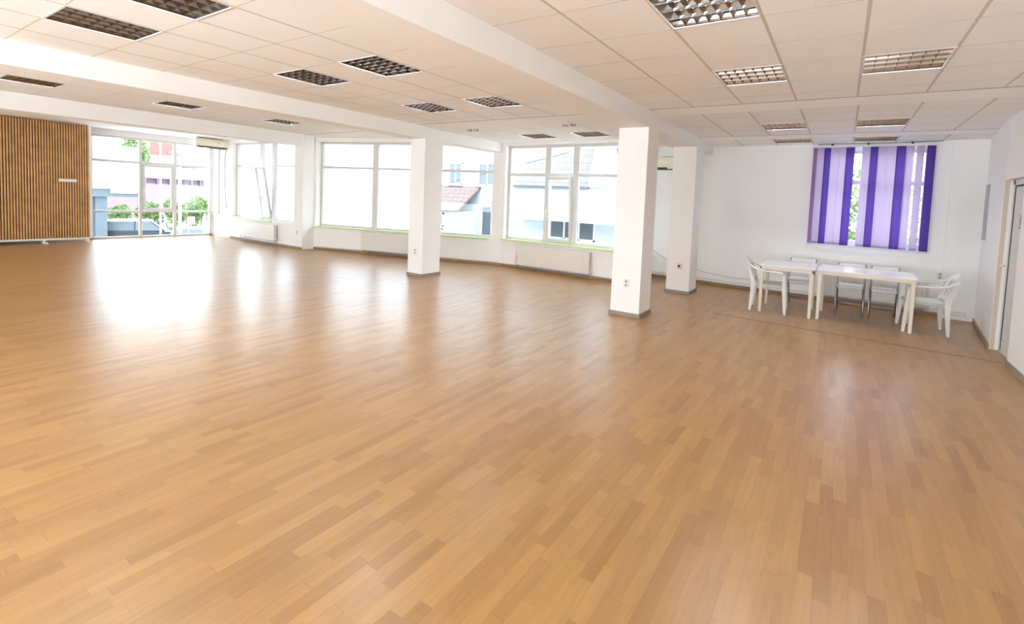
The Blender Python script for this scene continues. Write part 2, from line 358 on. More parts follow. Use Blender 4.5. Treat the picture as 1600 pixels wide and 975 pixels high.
# baseboards and heating pipes
def skirt(name, sg, u0, u1, h=.055, t=.018, m=SKIRTW):
    b = MB(); b.box(u0, u1, -t, 0, 0, h, sg); return b.build(name, m, kind='structure', bevel=.003)
skirt('baseboard_north', SG_N1, nx(-15.89), SG_N1.L); skirt('baseboard_north_angled', SG_N2, 0, SG_N2.L); skirt('baseboard_north_middle', SG_N3, 0, SG_N3.L)
skirt('baseboard_back', SG_B, 0, SG_B.L, .06); skirt('baseboard_east', SG_E, 0, SG_E.L, .06)
b = MB(); b.box(1.645, 1.665, -4, 6.96, 0, .06); b.build('baseboard_east_front', SKIRT, kind='structure')
def pipe(sg, u0, u1, label, z=(.085, .125), n=-.035, m=PIPE):
    o = None; b = MB()
    for zz in z: b.tube([sg(u0, n, zz), sg(u1, n, zz)], .011)
    u = u0 + .3
    while u < u1: b.box(u, u + .015, n - .005, 0, z[0] - .012, z[-1] + .012, sg); u += 1.3
    return tag(b.build('heating_pipe', m, smooth=False), label, 'pipe')
pipe(SG_B, .05, SG_B.L - .1, 'pair of white heating pipes running low along the wall behind the tables', n=-.066)
pipe(SG_N1, nx(-15.8), SG_N1.L - .05, 'thin white pipe run under the window with the wide open tilted sash', z=(.075,))
pipe(SG_N2, .1, SG_N2.L - .05, 'thin white pipe run along the angled wall below the blank-view window', z=(.08,))
pipe(SG_N3, .1, SG_N3.L - .1, 'thin white pipe run below the window that shows the tiled roof', z=(.075,))

# ------------------------------------------------------------------ columns and beams
def column(x0, x1, y0, y1, zt, name='column'):
    b = MB(); b.box(x0, x1, y0, y1, 0, zt); o = b.build(name, WALL, kind='structure', bevel=.006)
    s = MB(); t = .016
    for q in ((x0 - t, x1 + t, y0 - t, y0), (x0 - t, x1 + t, y1, y1 + t), (x0 - t, x0, y0, y1), (x1, x1 + t, y0, y1)): s.box(*q, 0, .055)
    s.build('baseboard', SKIRT, o)
    return o
column(-7.23, -6.835, 6.36, 6.83, 2.65)
column(-2.77, -2.33, 6.18, 6.62, 2.655)
column(-2.69, -2.265, 8.44, 8.92, 2.655)
b = MB(); b.box(-2.77, -2.335, -4, 9.98, 2.655, 3.3); b.build('beam', BEAM, kind='structure', bevel=.006)
b = MB(); b.box(-7.23, -6.84, -4, 8.74, 2.65, 3.3); b.build('beam', BEAM, kind='structure', bevel=.006)
b = MB(); b.box(-12.45, -12.05, -4, 7.5, 2.71, 3.3); b.build('beam', BEAM, kind='structure', bevel=.006)

# ------------------------------------------------------------------ ceilings with tile grid
def zone(x0, x1, y0, y1, z, xs, ys, holes=(), gy0=None, grid=True, t=.011):
    XS = sorted({x0, x1, *[h[0] for h in holes], *[h[1] for h in holes]}); YS = sorted({y0, y1, *[h[2] for h in holes], *[h[3] for h in holes]})
    b = MB()
    for i in range(len(XS) - 1):
        for j in range(len(YS) - 1):
            cx, cy = (XS[i] + XS[i + 1]) / 2, (YS[j] + YS[j + 1]) / 2
            if any(h[0] < cx < h[1] and h[2] < cy < h[3] for h in holes): continue
            b.box(XS[i], XS[i + 1], YS[j], YS[j + 1], z, z + .02)
    b.build('ceiling', CEIL, kind='structure')
    if grid:
        g = MB(); ya = gy0 if gy0 is not None else y0
        for x in xs:
            if x0 < x < x1: g.box(x - t, x + t, ya, y1, z - .0012, z)
        for y in ys:
            if ya < y < y1: g.box(x0, x1, y - t * .45, y + t * .45, z - .001, z)
        g.build('ceiling_grid', GRID, kind='structure')
def ser(a, step, lo, hi):
    k = math.ceil((lo - a) / step); out = []
    while a + k * step <= hi: out.append(a + k * step); k += 1
    return out
XR = ser(.06, .6, -2.3, 1.9); YR = ser(2.8, .6, -4, 6.1)
XM = ser(-3.82, .6, -6.8, -2.8); YM = ser(2.92, .6, -4, 6.1)
XL = ser(-9.99, .6, -12, -7.3); YL = ser(3.45, .6, -4, 7)
lights = []      # (x0, y0, z, sy, flip)
H = dict(R=[(-1.14, 2.8), (-1.14, 4.6), (.06, 4.6)], R2=[(-1.12, 7.5), (.08, 7.5)], R3=[(-1.12, 8.93), (.08, 8.93)],
         M=[(-5.62, 1.12), (-4.42, 1.12), (-5.62, 2.92), (-4.42, 2.92), (-5.62, 4.72), (-4.42, 4.72)], M2=[(-5.6, 7.62), (-4.42, 7.62)], L=[(-10.59, 1.65), (-10.59, 3.45), (-10.59, 5.28)])
def hl(k, sy=.6): return [(x, x + .6, y, y + sy) for x, y in H[k]]
zone(-2.335, 1.9, -4, 6.18, 2.885, XR, YR, hl('R'))
zone(-2.335, 1.9, 6.5, 8.72, 2.85, ser(.08, .6, -2.3, 1.9), [6.9, 7.5, 8.1], hl('R2'), gy0=6.5)
zone(-2.335, 1.9, 8.9, 9.99, 2.815, ser(.08, .6, -2.3, 1.9), [8.93, 9.43], hl('R3', .5), gy0=8.9)
zone(-6.84, -2.77, -4, 6.18, 2.885, XM, YM, hl('M'))
zone(-6.84, -2.77, 6.5, 9.99, 2.86, ser(-4.42, .6, -6.8, -2.8), [7.02, 7.62, 8.22], hl('M2'), gy0=6.5, t=.004)
zone(-12.05, -7.23, -4, 7.08, 3.0, XL, YL, hl('L'), t=.006)
zone(-12.05, -7.23, 7.45, 8.75, 2.96, XL, [], (), grid=False)
zone(-17.2, -12.45, -4, 7.1, 2.96, [], [], (), grid=False)
b = MB()
for x0, x1, y0, y1, za, zb in ((-2.335, 1.9, 6.18, 6.5, 2.885, 2.85), (-2.335, 1.9, 8.72, 8.9, 2.85, 2.815), (-6.84, -2.77, 6.18, 6.5, 2.885, 2.86), (-12.05, -7.23, 7.08, 7.45, 3.0, 2.96)):
    b.prism([(y0, za), (y1, zb), (y1, zb + .02), (y0, za + .02)], x0, x1, 'x')
b.build('trim_3', CEIL, kind='structure')
b = MB()
for x0, x1, y, z in ((-2.335, 1.9, 6.18, 2.885), (-2.335, 1.9, 8.72, 2.85), (-6.84, -2.77, 6.18, 2.885), (-12.05, -7.23, 7.08, 3.0)): b.box(x0, x1, y - .009, y + .009, z - .002, z)
b.build('trim_5', mat('ceiling_joint', (.30, .24, .20), .8), kind='structure')

# ------------------------------------------------------------------ louvred ceiling lights
def make_light(name='ceiling_light', sy=.6, lv=LOUVRE, tube=TUBE):
    r = empty(name, (0, 0, 0), 0, cat='ceiling light')
    f = MB(); t = .014
    f.box(0, .6, 0, t, -.006, .012); f.box(0, .6, sy - t, sy, -.006, .012); f.box(0, t, t, sy - t, -.006, .012); f.box(.6 - t, .6, t, sy - t, -.006, .012); f.build('frame', FRAME, r)
    h = MB(); h.box(t, .6 - t, t, t + .002, 0, .085); h.box(t, .6 - t, sy - t - .002, sy - t, 0, .085); h.box(t, t + .002, t, sy - t, 0, .085); h.box(.6 - t - .002, .6 - t, t, sy - t, 0, .085); h.build('housing_sides', lv, r); h = MB(); h.box(t, .6 - t, t, sy - t, .085, .088); h.build('housing_top', WPLAST, r)
    # long parabolic reflectors (wedges) between four tubes, running along x
    g = MB(); n = 4; p = (sy - 2 * t) / n
    for k in range(n + 1):
        y = t + k * p
        ya, yb = max(t, y - .019), min(sy - t, y + .019)
        ym = y if 0 < k < n else (t if k == 0 else sy - t)
        g.prism([(ya, .055), (ya + (.004 if k == 0 else .014 if k < n else .014), .02), (ym, .002), (yb - (.014 if k < n else .004), .02), (yb, .055)] if 0 < k < n else ([(t, .055), (t, .002), (yb - .012, .02), (yb, .055)] if k == 0 else [(ya, .055), (ya + .012, .02), (sy - t, .002), (sy - t, .055)]), t, .6 - t, 'x')
    g.build('reflector', lv, r)
    c = MB(); m = 7; q = (.6 - 2 * t) / m
    for k in range(1, m):
        x = t + k * q; c.prism([(x - .013, .05), (x, .003), (x + .013, .05)], t, sy - t, 'y')
    c.build('louvre_blades', lv, r)
    for k in range(n):
        y = t + (k + .5) * p; tb = MB(); tb.tube([(.03, y, .068), (.57, y, .068)], .0085, 8); tb.build('lamp_tube', tube, r)
    return r
LL = make_light(); L5 = make_light(sy=.5, tube=TUBE0)
LBL = {
 'R': ['louvred ceiling light cut off by the top of the photo, its reflectors shining white', 'louvred light nearest the column in the tiled ceiling before the step, grey-brown grid', 'long flat-looking brown ceiling light over the door side, white glints at its ends'],
 'R2': ['louvred light just past the ceiling step, over the side nearer the columns', 'louvred light just past the ceiling step, third tile row in front of the blind'],
 'R3': ['narrow louvred light next to the wall, on the column side of the blind', 'narrow louvred light right in front of the purple blind'],
 'M': ['big dark louvred light beside the narrower beam, in the pair nearest the camera', 'big louvred light cut by the top edge of the photo, between the two beams', 'louvred light in the middle pair between the beams, on the narrow beam side', 'louvred light in the middle pair between the beams, on the wide beam side', 'small dark louvred light in the pair by the ceiling step, narrow beam side', 'small dark louvred light in the pair by the ceiling step, wide beam side'],
 'M2': ['louvred light before the tiled-roof window, the one farther from the big column', 'louvred light before the tiled-roof window, the one next to the big column'],
 'L': ['louvred light in the bay by the slatted panel, cut by the photo edge', 'louvred light in the far bay, the middle one of three in its row', 'louvred light in the far bay, end of its row by the windows']}
GRP = {'R': 'ceiling lights in the right bay', 'R2': 'ceiling lights in the right bay', 'R3': 'ceiling lights in the right bay', 'M': 'ceiling lights in the middle bay', 'M2': 'ceiling lights in the middle bay', 'L': 'ceiling lights in the far left bay'}
ZZ = {'R': 2.885, 'R2': 2.85, 'R3': 2.815, 'M': 2.885, 'M2': 2.86, 'L': 3.0}
first = {id(LL): True, id(L5): True}
for k in H:
    src = L5 if k == 'R3' else LL
    for (x, y), lb in zip(H[k], LBL[k]):
        turned = k in ('M', 'M2', 'L')           # lamps run the other way in these bays
        loc, rz = ((x + .6, y, ZZ[k]), PI / 2) if turned else ((x, y, ZZ[k]), 0)
        if first[id(src)]:
            src.location = loc; src.rotation_euler = (0, 0, rz); src['label'] = lb; src['group'] = GRP[k]; first[id(src)] = False
        else: dup(src, loc, rz, lb, GRP[k])

# pairs of small ceiling spots
def spot(x, y, z, lb):
    r = empty('ceiling_spotlight', (x, y, z), 0, lb, 'spotlight', 'small spotlights at the ceiling step')
    b = MB(); b.tube([(0, 0, 0), (0, 0, -.012)], .045, 14); b.build('base', WPLAST, r)
    for a in (0, 2.09, 4.19):
        q = MB(); cx, cy = .028 * math.cos(a), .028 * math.sin(a)
        q.tube([(cx, cy, -.012), (cx * 1.3, cy * 1.3, -.035), (cx * 1.5, cy * 1.5, -.05)], [.008, .014, .016], 10); q.build('lamp_head', CABLE, r)
    return r
spot(-6.05, 6.72, 2.86, 'tiny three-headed ceiling spot of the pair above the square column, farther one')
spot(-5.9, 6.72, 2.86, 'tiny three-headed ceiling spot of the pair above the square column, second one')
spot(-3.97, 6.70, 2.86, 'tiny three-headed ceiling spot of the pair close to the wide beam, first one')
spot(-3.82, 6.70, 2.86, 'tiny three-headed ceiling spot of the pair close to the wide beam, next to beam')

# ------------------------------------------------------------------ radiators
def radiator(sg, u0, u1, z0, z1, lb, n0=-.085, ribs=False):
    r = empty('radiator', sg(u0, n0, z0), sg.rot(), 0); r['label'] = lb; r['category'] = 'radiator'
    L = u1 - u0; h = z1 - z0
    def lc(u, n, z): return (u, n, z)
    b = MB(); b.box(0, L, -.018, 0, 0, h, lc)
    if ribs:
        k = .03
        while k < L - .03: b.box(k, k + .02, -.05, -.018, .02, h - .02, lc); k += .045
    else:
        k = .05
        while k < L - .05: b.box(k, k + .046, -.0195, -.018, .03, h - .03, lc); k += .05
    b.build('front_panel', RAD, r, bevel=.003)
    b = MB(); b.box(.01, L - .01, .02, .035, .01, h - .01); b.box(0, .012, -.018, .04, 0, h); b.box(L - .012, L, -.018, .04, 0, h); b.build('back_panel', RAD, r)
    b = MB()
    b.box(.005, L - .005, -.018, -.012, h, h + .006); b.box(.005, L - .005, .032, .04, h, h + .006)
    k = .02
    while k < L - .02: b.box(k, k + .006, -.012, .032, h, h + .005); k += .03
    b.build('top_grille', RAD, r)
    b = MB(); b.tube([(L + .0, .01, .04), (L + .045, .01, .04)], .012); b.tube([(L + .03, .01, .04), (L + .03, .01, -.05)], .008); b.tube([(L + .03, -.03, .04), (L + .03, .03, .04)], .017, 12); b.build('valve', PIPE, r)
    b = MB(); b.tube([(.05, .01, 0), (.05, .01, -.04), (L * .5, .01, -.045), (L - .02, .01, -.04)], .012); b.build('feed_pipe', CHROME, r)
    b = MB(); b.box(.2, .23, .035, .083, .1, h - .05); b.box(L - .23, L - .2, .035, .083, .1, h - .05); b.build('bracket', RAD, r)
    return r
radiator(SG_N1, nx(-15.15), nx(-13.2), .13, .56, 'white panel radiator under the window with the wide open tilted sash')
radiator(SG_N2, sx2(-10.5), sx2(-8.6), .10, .555, 'white panel radiator on the angled wall, partly hidden by the square column')
radiator(SG_N3, sx3(-6.26), sx3(-4.35), .10, .55, 'white panel radiator under the window that shows the tiled roof')
radiator(SG_B, bx_(-.25), bx_(1.27), .13, .56, 'ribbed white radiator on the wall behind the two white tables', ribs=True)

# ------------------------------------------------------------------ air conditioners
def aircon(loc, rz, L, lb, flap=False):
    r = empty('air_conditioner', loc, rz, lb, 'air conditioner')     # local: x along, -y is front, z down from 0
    b = MB(); b.prism([(0, 0), (0, -.26), (-.10, -.26), (-.17, -.215), (-.19, -.15), (-.185, -.03), (-.165, 0)], 0, L, 'x'); b.build('body', ACM, r, bevel=.008)
    b = MB(); b.prism([(-.105, -.262), (-.172, -.217), (-.172, -.232), (-.108, -.270)], .05, L - .05, 'x'); b.build('air_outlet', BLK, r)
    b = MB(); b.prism([(-.192, -.06), (-.194, -.06), (-.194, -.063), (-.192, -.063)], .0, L, 'x'); b.box(L * .62, L * .62 + .07, -.196, -.19, -.10, -.085); b.build('front_trim', CABLE, r)
    if flap:
        b = MB(); b.box(.30, .50, -.21, -.10, -.25, -.20); b.build('outlet_flap', WPLAST, r, bevel=.01)
    b = MB(); b.box(.1, L - .1, 0, .03, -.2, .03); b.build('mounting_plate', CABLE, r)
    return r
aircon((-16.19, 6.22, 2.93), PI / 2, .86, 'cream air conditioner over the tall glass window by the corner')
aircon(SG_B(bx_(-3.50), -.03, 2.61), SG_B.rot(), .9, 'cream air conditioner seen between the two big columns, flap hanging open', True)
# bracket holding the first unit to the wall behind it
b = MB(); b.box(-16.999, -16.16, 6.4, 6.44, 2.86, 2.9); b.box(-16.999, -16.16, 6.85, 6.89, 2.86, 2.9); b.build('trim_4', WALL, kind='structure')

# ------------------------------------------------------------------ sockets, cables
def socket(loc, rz, lb, dark=True, m=WPLAST, group=None):
    r = empty('wall_socket', loc, rz, lb, 'socket')
    b = MB(); b.box(-.042, .042, -.012, 0, -.055, .055); b.build('cover_plate', m, r, bevel=.004)
    for z in (.026, -.026):
        q = MB(); q.tube([(0, -.0125, z), (0, -.0135, z)], .019, 14); q.build('socket_face', CABLE if dark else FRAME, r)
    return r
socket((-7.02, 6.36, .48), 0, 'white double socket low on the square column between the angled windows')
socket((-2.54, 6.18, .47), 0, 'white double socket low on the big column holding the wide beam')
r = empty('wall_socket', (-2.45, 8.44, .5), 0, 'cream single socket with a black hole on the column before the tables', 'socket')
b = MB(); b.box(-.045, .045, -.014, 0, -.05, .05); b.build('cover_plate', mat('cream_plastic', (.74, .68, .55), .4), r, bevel=.004)
b = MB(); b.tube([(-.01, -.0145, 0), (-.01, -.016, 0)], .022, 14); b.build('socket_face', BLK, r)
socket((-12.27, 7.05, .43), 0, 'white socket low on the pier between the tilted window and angled wall')
socket(SG_B(bx_(1.41), 0, .66), SG_B.rot(), 'small socket on the wall above the armchair by the corner')
def cable(pts, rad, lb, m=CABLE, cat='cable'):
    # smooth catmull-rom
    P = [Vector(p) for p in pts]; out = []
    for i in range(len(P) - 1):
        a, b_, c, d = P[max(i - 1, 0)], P[i], P[i + 1], P[min(i + 2, len(P) - 1)]
        for k in range(6):
            t = k / 6; out.append(.5 * ((2 * b_) + (c - a) * t + (2 * a - 5 * b_ + 4 * c - d) * t * t + (3 * b_ - a - 3 * c + d) * t ** 3))
    out.append(P[-1]); b = MB(); b.tube(out, rad, 6); return tag(b.build('cable', m, smooth=True), lb, cat)
cable([SG_B(u, -.012, z) for u, z in ((.05, .62), (.3, .48), (.6, .36), (1.1, .27), (1.65, .215), (2.25, .22), (2.8, .25), (3.3, .27))], .006, 'thin cable drooping along the back wall behind the column', mat('pale_cable', (.55, .54, .53), .5))
cable([(-16.02, 7.03, 2.72), (-16.03, 6.98, 2.45), (-16.0, 6.96, 1.9), (-16.02, 6.99, 1.3), (-16.05, 7.03, .9)], .012, 'grey hose hanging from the air conditioner in the corner', CABLE, 'hose')
cable([SG_B(bx_(x), n, z) for x, n, z in ((-.45, -.012, 2.808), (.0, -.02, 2.803), (.55, -.02, 2.798), (.95, -.02, 2.803), (1.3, -.012, 2.812))], .006, 'black wire sagging along the ceiling edge over the purple blind', BLK)

# ------------------------------------------------------------------ vertical blind
bl = empty('vertical_blind', SG_B(bx_(-.50), -.09, 1.0), SG_B.rot(), 'purple and lilac vertical blind hanging in front of the end wall window', 'blind')
LB = bx_(1.215) - bx_(-.50)
b = MB(); b.box(-.02, LB + .02, -.025, .03, 1.735, 1.775); b.build('head_rail', PIPE, bl, bevel=.004)
for x in (.27, .80, 1.40):
    b = MB(); b.box(x, x + .03, -.035, .09, 1.765, 1.80); b.build('rail_bracket', BLK, bl)
P_D = blind_mat('violet_slat', (0.075, 0.040, 0.22), .40); P_L = blind_mat('lilac_slat', (0.42, 0.33, 0.48), .30); P_M = blind_mat('mauve_slat', (0.28, 0.17, 0.33), .30)
HEM = blind_mat('slat_hem', (0.28, 0.22, 0.36), .3); HEMD = blind_mat('violet_hem', (0.08, 0.035, 0.18), .3)
# (start, end, material) as fractions of the blind's width
SL = [(0, .048, 'M', .9), (.036, .115, 'L', .3), (.100, .162, 'D', .2), (.158, .232, 'L', .1), (.228, .300, 'L', .15), (.292, .365, 'D', .1), (.428, .500, 'L', .12), (.496, .565, 'D', .1), (.560, .632, 'L', .05), (.630, .712, 'L', .12), (.705, .785, 'D', .1), (.778, .842, 'L', .25), (.858, .918, 'L', .3), (.935, 1.0, 'D', .1)]
for a, c, k, tw in SL:
    s = MB(); hm = MB(); x0, x1 = a * LB, c * LB; n = 4
    for i in range(n + 1):
        t = i / n; x = x0 + (x1 - x0) * t; y = -.012 * math.sin(PI * t) + (t - .5) * .06 * (tw + .1)
        s.v += [(x, y, .07), (x, y, 1.735)]; hm.v += [(x, y, .03), (x, y, .07)]
    for i in range(n): s.f.append((2 * i, 2 * i + 2, 2 * i + 3, 2 * i + 1)); hm.f.append((2 * i, 2 * i + 2, 2 * i + 3, 2 * i + 1))
    so = s.build('slat', {'D': P_D, 'L': P_L, 'M': P_M}[k], bl, smooth=True, fix=False)
    if k == 'D': so['label'] = 'dark violet slat'
    if k == 'M': so['label'] = 'mauve slat turned almost edge-on'
    hm.build('hem_weight', HEMD if k == 'D' else HEM, so, fix=False)
b = MB(); b.box(0, LB, -.01, .0, -.005, .022); b.build('bottom_chain', FRAME, bl)

# ------------------------------------------------------------------ grey board on the east wall
b = MB(); b.box(.16, .53, -.012, 0, 1.29, 2.11, SG_E); tag(b.build('wall_board', mat('grey_board', (.42, .43, .43), .5, var=.02), bevel=.003), 'narrow plain grey board hung on the wall before the door', 'board')

# ------------------------------------------------------------------ tables
def table(loc, rz, W, D, h, lb):
    r = empty('table', loc, rz, lb, 'table', 'white tables pushed end to end')
    b = MB(); b.box(0, W, 0, D, h - .028, h); b.build('tabletop', TABLE, r, bevel=.005)
    b = MB(); t = .02; o = .012
    for q in ((o, W - o, o, o + t), (o, W - o, D - o - t, D - o), (o, o + t, o, D - o), (W - o - t, W - o, o, D - o)): b.box(*q, h - .072, h - .028)
    b.build('apron', TLEG, r)
    for x in (.04, W - .04):
        for y in (.04, D - .04):
            l = MB(); l.taper((x, y, 0), (x, y, h - .028), .04, .04, .055, .055); l.build('leg', TLEG, r, bevel=.004)
    return r
table((-1.045, 7.90, 0), 0.0, .765, .82, .745, 'white rectangular table at the column side, lower of two pushed together')
table((-.255, 7.95, 0), -.04, 1.19, .80, .755, 'longer white rectangular table by the ribbed radiator')

# ------------------------------------------------------------------ plastic armchairs
def armchair(loc, rz, lb):
    r = empty('plastic_armchair', loc, rz, lb, 'chair', 'white plastic garden armchairs')
    # faces +x
    s = MB(); nx_, ny_ = 8, 8
    for i in range(nx_ + 1):
        for j in range(ny_ + 1):
            u = i / nx_; v = j / ny_ * 2 - 1; x = -.20 + .43 * u; w_ = .225 + .02 * u - .02 * (1 - u)
            z = .43 + .012 * v * v - .012 * math.sin(PI * u) - (.02 * max(0, u - .85) / .15)
            s.v.append((x, v * w_, z))
    for i in range(nx_):
        for j in range(ny_): a = i * (ny_ + 1) + j; s.f.append((a, a + 1, a + ny_ + 2, a + ny_ + 1))
    s.build('seat', WPLAST, r, smooth=True, solid=.012, subs=1)
    b = MB()   # seat apron
    for sgn_ in (-1, 1): b.tube([(-.2, sgn_ * .205, .405), (0, sgn_ * .225, .405), (.22, sgn_ * .235, .405)], .022, 8, flat=.4, up=(0, 0, 1))
    b.tube([(.225, -.23, .405), (.235, 0, .40), (.225, .23, .405)], .022, 8, flat=.4); b.build('seat_rim', WPLAST, r, smooth=True)
    k = MB(); nu, nv = 22, 12
    def bp(u, v):
        top = .40 * (1 - .30 * abs(u) ** 2.4); w_ = .205 + .05 * math.sin(v * PI * .6)
        return (-.205 - .15 * v + .07 * u * u * (.4 + v * .8), u * w_, .44 + top * v)
    for i in range(nu + 1):
        for j in range(nv + 1): k.v.append(bp(i / nu * 2 - 1, j / nv))
    for i in range(nu):
        for j in range(nv):
            slot = (i % 4 in (1, 2)) and 2 <= j <= 8 and 1 < i < nu - 2
            if not slot: a = i * (nv + 1) + j; k.f.append((a, a + 1, a + nv + 2, a + nv + 1))
    k.build('backrest', WPLAST, r, smooth=True, solid=.010)
    for s_ in (-1, 1):
        a = MB(); a.tube([(-.325, s_ * .19, .77), (-.27, s_ * .235, .715), (-.17, s_ * .265, .67), (-.03, s_ * .275, .648), (.12, s_ * .272, .645), (.20, s_ * .262, .635), (.228, s_ * .256, .60)], [.024, .026, .026, .027, .03, .028, .024], 10, flat=.42, up=(0, 0, 1)); a.build('armrest', WPLAST, r, smooth=True)
        l = MB(); l.taper((.265, s_ * .262, 0), (.232, s_ * .25, .42), .036, .034, .062, .045); l.taper((.232, s_ * .25, .42), (.222, s_ * .256, .625), .062, .045, .045, .035); l.build('leg', WPLAST, r, bevel=.006)
        l = MB(); l.taper((-.235, s_ * .225, 0), (-.205, s_ * .205, .43), .036, .034, .07, .045); l.taper((-.205, s_ * .205, .43), (-.30, s_ * .205, .72), .07, .045, .05, .02); l.build('leg', WPLAST, r, bevel=.006)
    return r
armchair((-.925, 8.16, 0), .05, 'white plastic armchair tucked under the table end by the column')
armchair((1.075, 8.285, 0), PI + .05, 'white plastic armchair at the table end by the door corner')

# ------------------------------------------------------------------ folding chairs
def folding_chair(loc, rz, W, lb):
    r = empty('folding_chair', loc, rz, lb, 'chair', 'white seated chrome folding chairs behind the tables')
    # faces -y; origin at front centre
    w2 = W / 2
    s = MB(); s.box(-w2 + .012, w2 - .012, 0.0, .37, .425, .462); s.build('seat', CUSH, r, bevel=.014)
    b = MB(); b.box(-w2 - .005, w2 + .005, .375, .40, .665, .775, lambda x, y, z: (x, y + (z - .7) * .25 + .012 * math.cos(x / w2 * 1.5), z)); b.build('backrest', CUSH, r, bevel=.01)
    for s_ in (-1, 1):
        x = s_ * w2
        f = MB(); f.tube([(x, .40, .785), (x, .38, .68), (x, .20, .36), (x, .0, .0)], .011, 8); f.build('leg', CHROME, r, smooth=True)
        f = MB(); f.tube([(x * .93, .02, .435), (x * .93, .20, .36), (x * .93, .44, 0)], .010, 8); f.build('leg', CHROME, r, smooth=True)
    b = MB(); b.tube([(-w2, .07, .13), (w2, .07, .13)], .007); b.build('crossbar', CHROME, r); b = MB(); b.tube([(-w2 * .93, .35, .13), (w2 * .93, .35, .13)], .007); b.build('crossbar', CHROME, r)
    return r
def fold2(loc, rz, W, lb): return folding_chair(loc, rz, W, lb)
fold2((.185, 8.60, 0), -.05, .37, 'white folding chair behind the longer table, the one at its column side')
fold2((.62, 8.57, 0), -.05, .35, 'white folding chair behind the longer table, beside the plastic armchair')
c = fold2((-.53, 8.72, 0), -.05, .39, 'white folding chair with slanting arm tubes behind the lower table')
for x_ in (-.19, .19):
    b = MB(); b.tube([(x_, .37, .62), (x_, .05, .60), (x_, .04, .44)], .009); b.build('armrest', CHROME, c)

# ------------------------------------------------------------------ slatted panel
pn = empty('slatted_panel', (-16.4, -1.2, 0), PI / 2, 'tall wooden slatted partition standing before the far wall', 'partition')  # local x = world Y
PLn = 5.25; zt = 2.945
b = MB(); b.box(0, PLn, -.02, .03, .10, zt); b.build('backing', OAKD, pn)
b = MB(); x = .012
while x < PLn - .03: b.box(x, x + .028, -.052, -.02, .115, zt - .01); x += .0465
b.build('wood_slats', OAK, pn, kind=None)
b = MB(); b.box(PLn, PLn + .045, -.06, .04, .09, zt); b.box(-.045, 0, -.06, .04, .09, zt); b.box(0, PLn, -.06, .04, .075, .115); b.build('edge_frame', WPLAST, pn, bevel=.004)
for x in (.6, 2.0, 4.45, 5.22):
    b = MB(); b.box(x - .04, x + .04, -.16, .14, 0, .03); b.box(x - .025, x + .025, -.03, .03, .03, .08); b.build('foot', WPLAST, pn, bevel=.003)
b = MB(); b.box(4.70, 5.02, -.06, -.052, 1.505, 1.575); tag(b.build('nameplate', WPLAST, pn), 'plain white plate', 'plate'); 
pn_plate = [o for o in kids(pn) if o.name.startswith('nameplate')][0]; pn_plate.name = 'plate'; del pn_plate['category']

# ------------------------------------------------------------------ outside
GZ = -3.0
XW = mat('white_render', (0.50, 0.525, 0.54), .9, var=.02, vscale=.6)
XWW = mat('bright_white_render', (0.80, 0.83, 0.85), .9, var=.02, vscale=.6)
XG = mat('grey_cladding', (0.075, 0.09, 0.105), .7, var=.05)
XB = mat('pale_blue_cladding', (0.26, 0.32, 0.37), .6)
PINK = mat('pink_render', (0.195, 0.135, 0.145), .9, var=.03); MAUV = mat('mauve_render', (0.105, 0.06, 0.08), .9)
REDR = mat('red_roof_tiles', (0.17, 0.065, 0.055), .8, var=.12, vscale=2)
XGL = mat('far_window_glass', (0.08, 0.10, 0.11), .35)
ASPH = mat('pale_paving', (0.70, 0.70, 0.70), .9, var=.08, vscale=.5)
LEAF = mat('leaf_green', (0.11, 0.165, 0.04), .6, var=.25, vscale=2.5); LEAF2 = mat('pale_leaf_green', (0.14, 0.20, 0.065), .6, var=.25, vscale=2.5)
BARK = mat('bark', (.16, .12, .09), .9)
b = MB(); b.box(-140, 60, -60, 90, GZ - .3, GZ); b.build('ground', ASPH, kind='structure')
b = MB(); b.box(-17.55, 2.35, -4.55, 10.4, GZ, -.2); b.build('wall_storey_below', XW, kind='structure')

def foliage(name, c, rx, ry, rz_, n, lb, m=LEAF, trunk=True, seed=1, cat='bush', group=None, ls=.2):
    rnd = random.Random(seed); r = empty(name, (c[0], c[1], GZ), 0, lb, cat, group)
    b = MB(); zc = c[2] - GZ
    blobs = [(rnd.uniform(-.55, .55) * rx, rnd.uniform(-.55, .55) * ry, zc + rnd.uniform(-.5, .55) * rz_, rnd.uniform(.38, .6)) for _ in range(9)] + [(0, 0, zc, .75)]
    for _ in range(n):
        B = rnd.choice(blobs); th = rnd.uniform(0, 2 * PI); ph = math.acos(rnd.uniform(-1, 1)); k = rnd.uniform(.75, 1.05) * B[3]
        p = Vector((B[0] + k * rx * math.sin(ph) * math.cos(th), B[1] + k * ry * math.sin(ph) * math.sin(th), max(.05, B[2] + k * rz_ * math.cos(ph))))
        u = Vector((rnd.gauss(0, 1), rnd.gauss(0, 1), rnd.gauss(0, 1))).normalized(); v = u.cross(Vector((rnd.gauss(0, 1), rnd.gauss(0, 1), rnd.gauss(0, 1)))).normalized(); s = ls * rnd.uniform(.6, 1.3)
        b.quad(p - u * s, p - v * s * .5, p + u * s, p + v * s * .5)
    b.build('foliage', m, r, fix=False)
    t = MB(); t.tube([(0, 0, 0), (0.02, .03, zc * .6), (0, 0, zc)], [.12, .1, .06]); 
    for _ in range(4): a = rnd.uniform(0, 6.28); t.tube([(0, 0, zc * .5), (rx * .4 * math.cos(a), ry * .4 * math.sin(a), zc)], [.06, .02], 6)
    t.build('trunk', BARK, r)
    return r
foliage('bush', (-59, 19.0, -1.55), 1.5, .95, 1.45, 4500, 'rounded green bush outside behind the dark car roof', seed=2, group='bushes beyond the street', ls=.10)
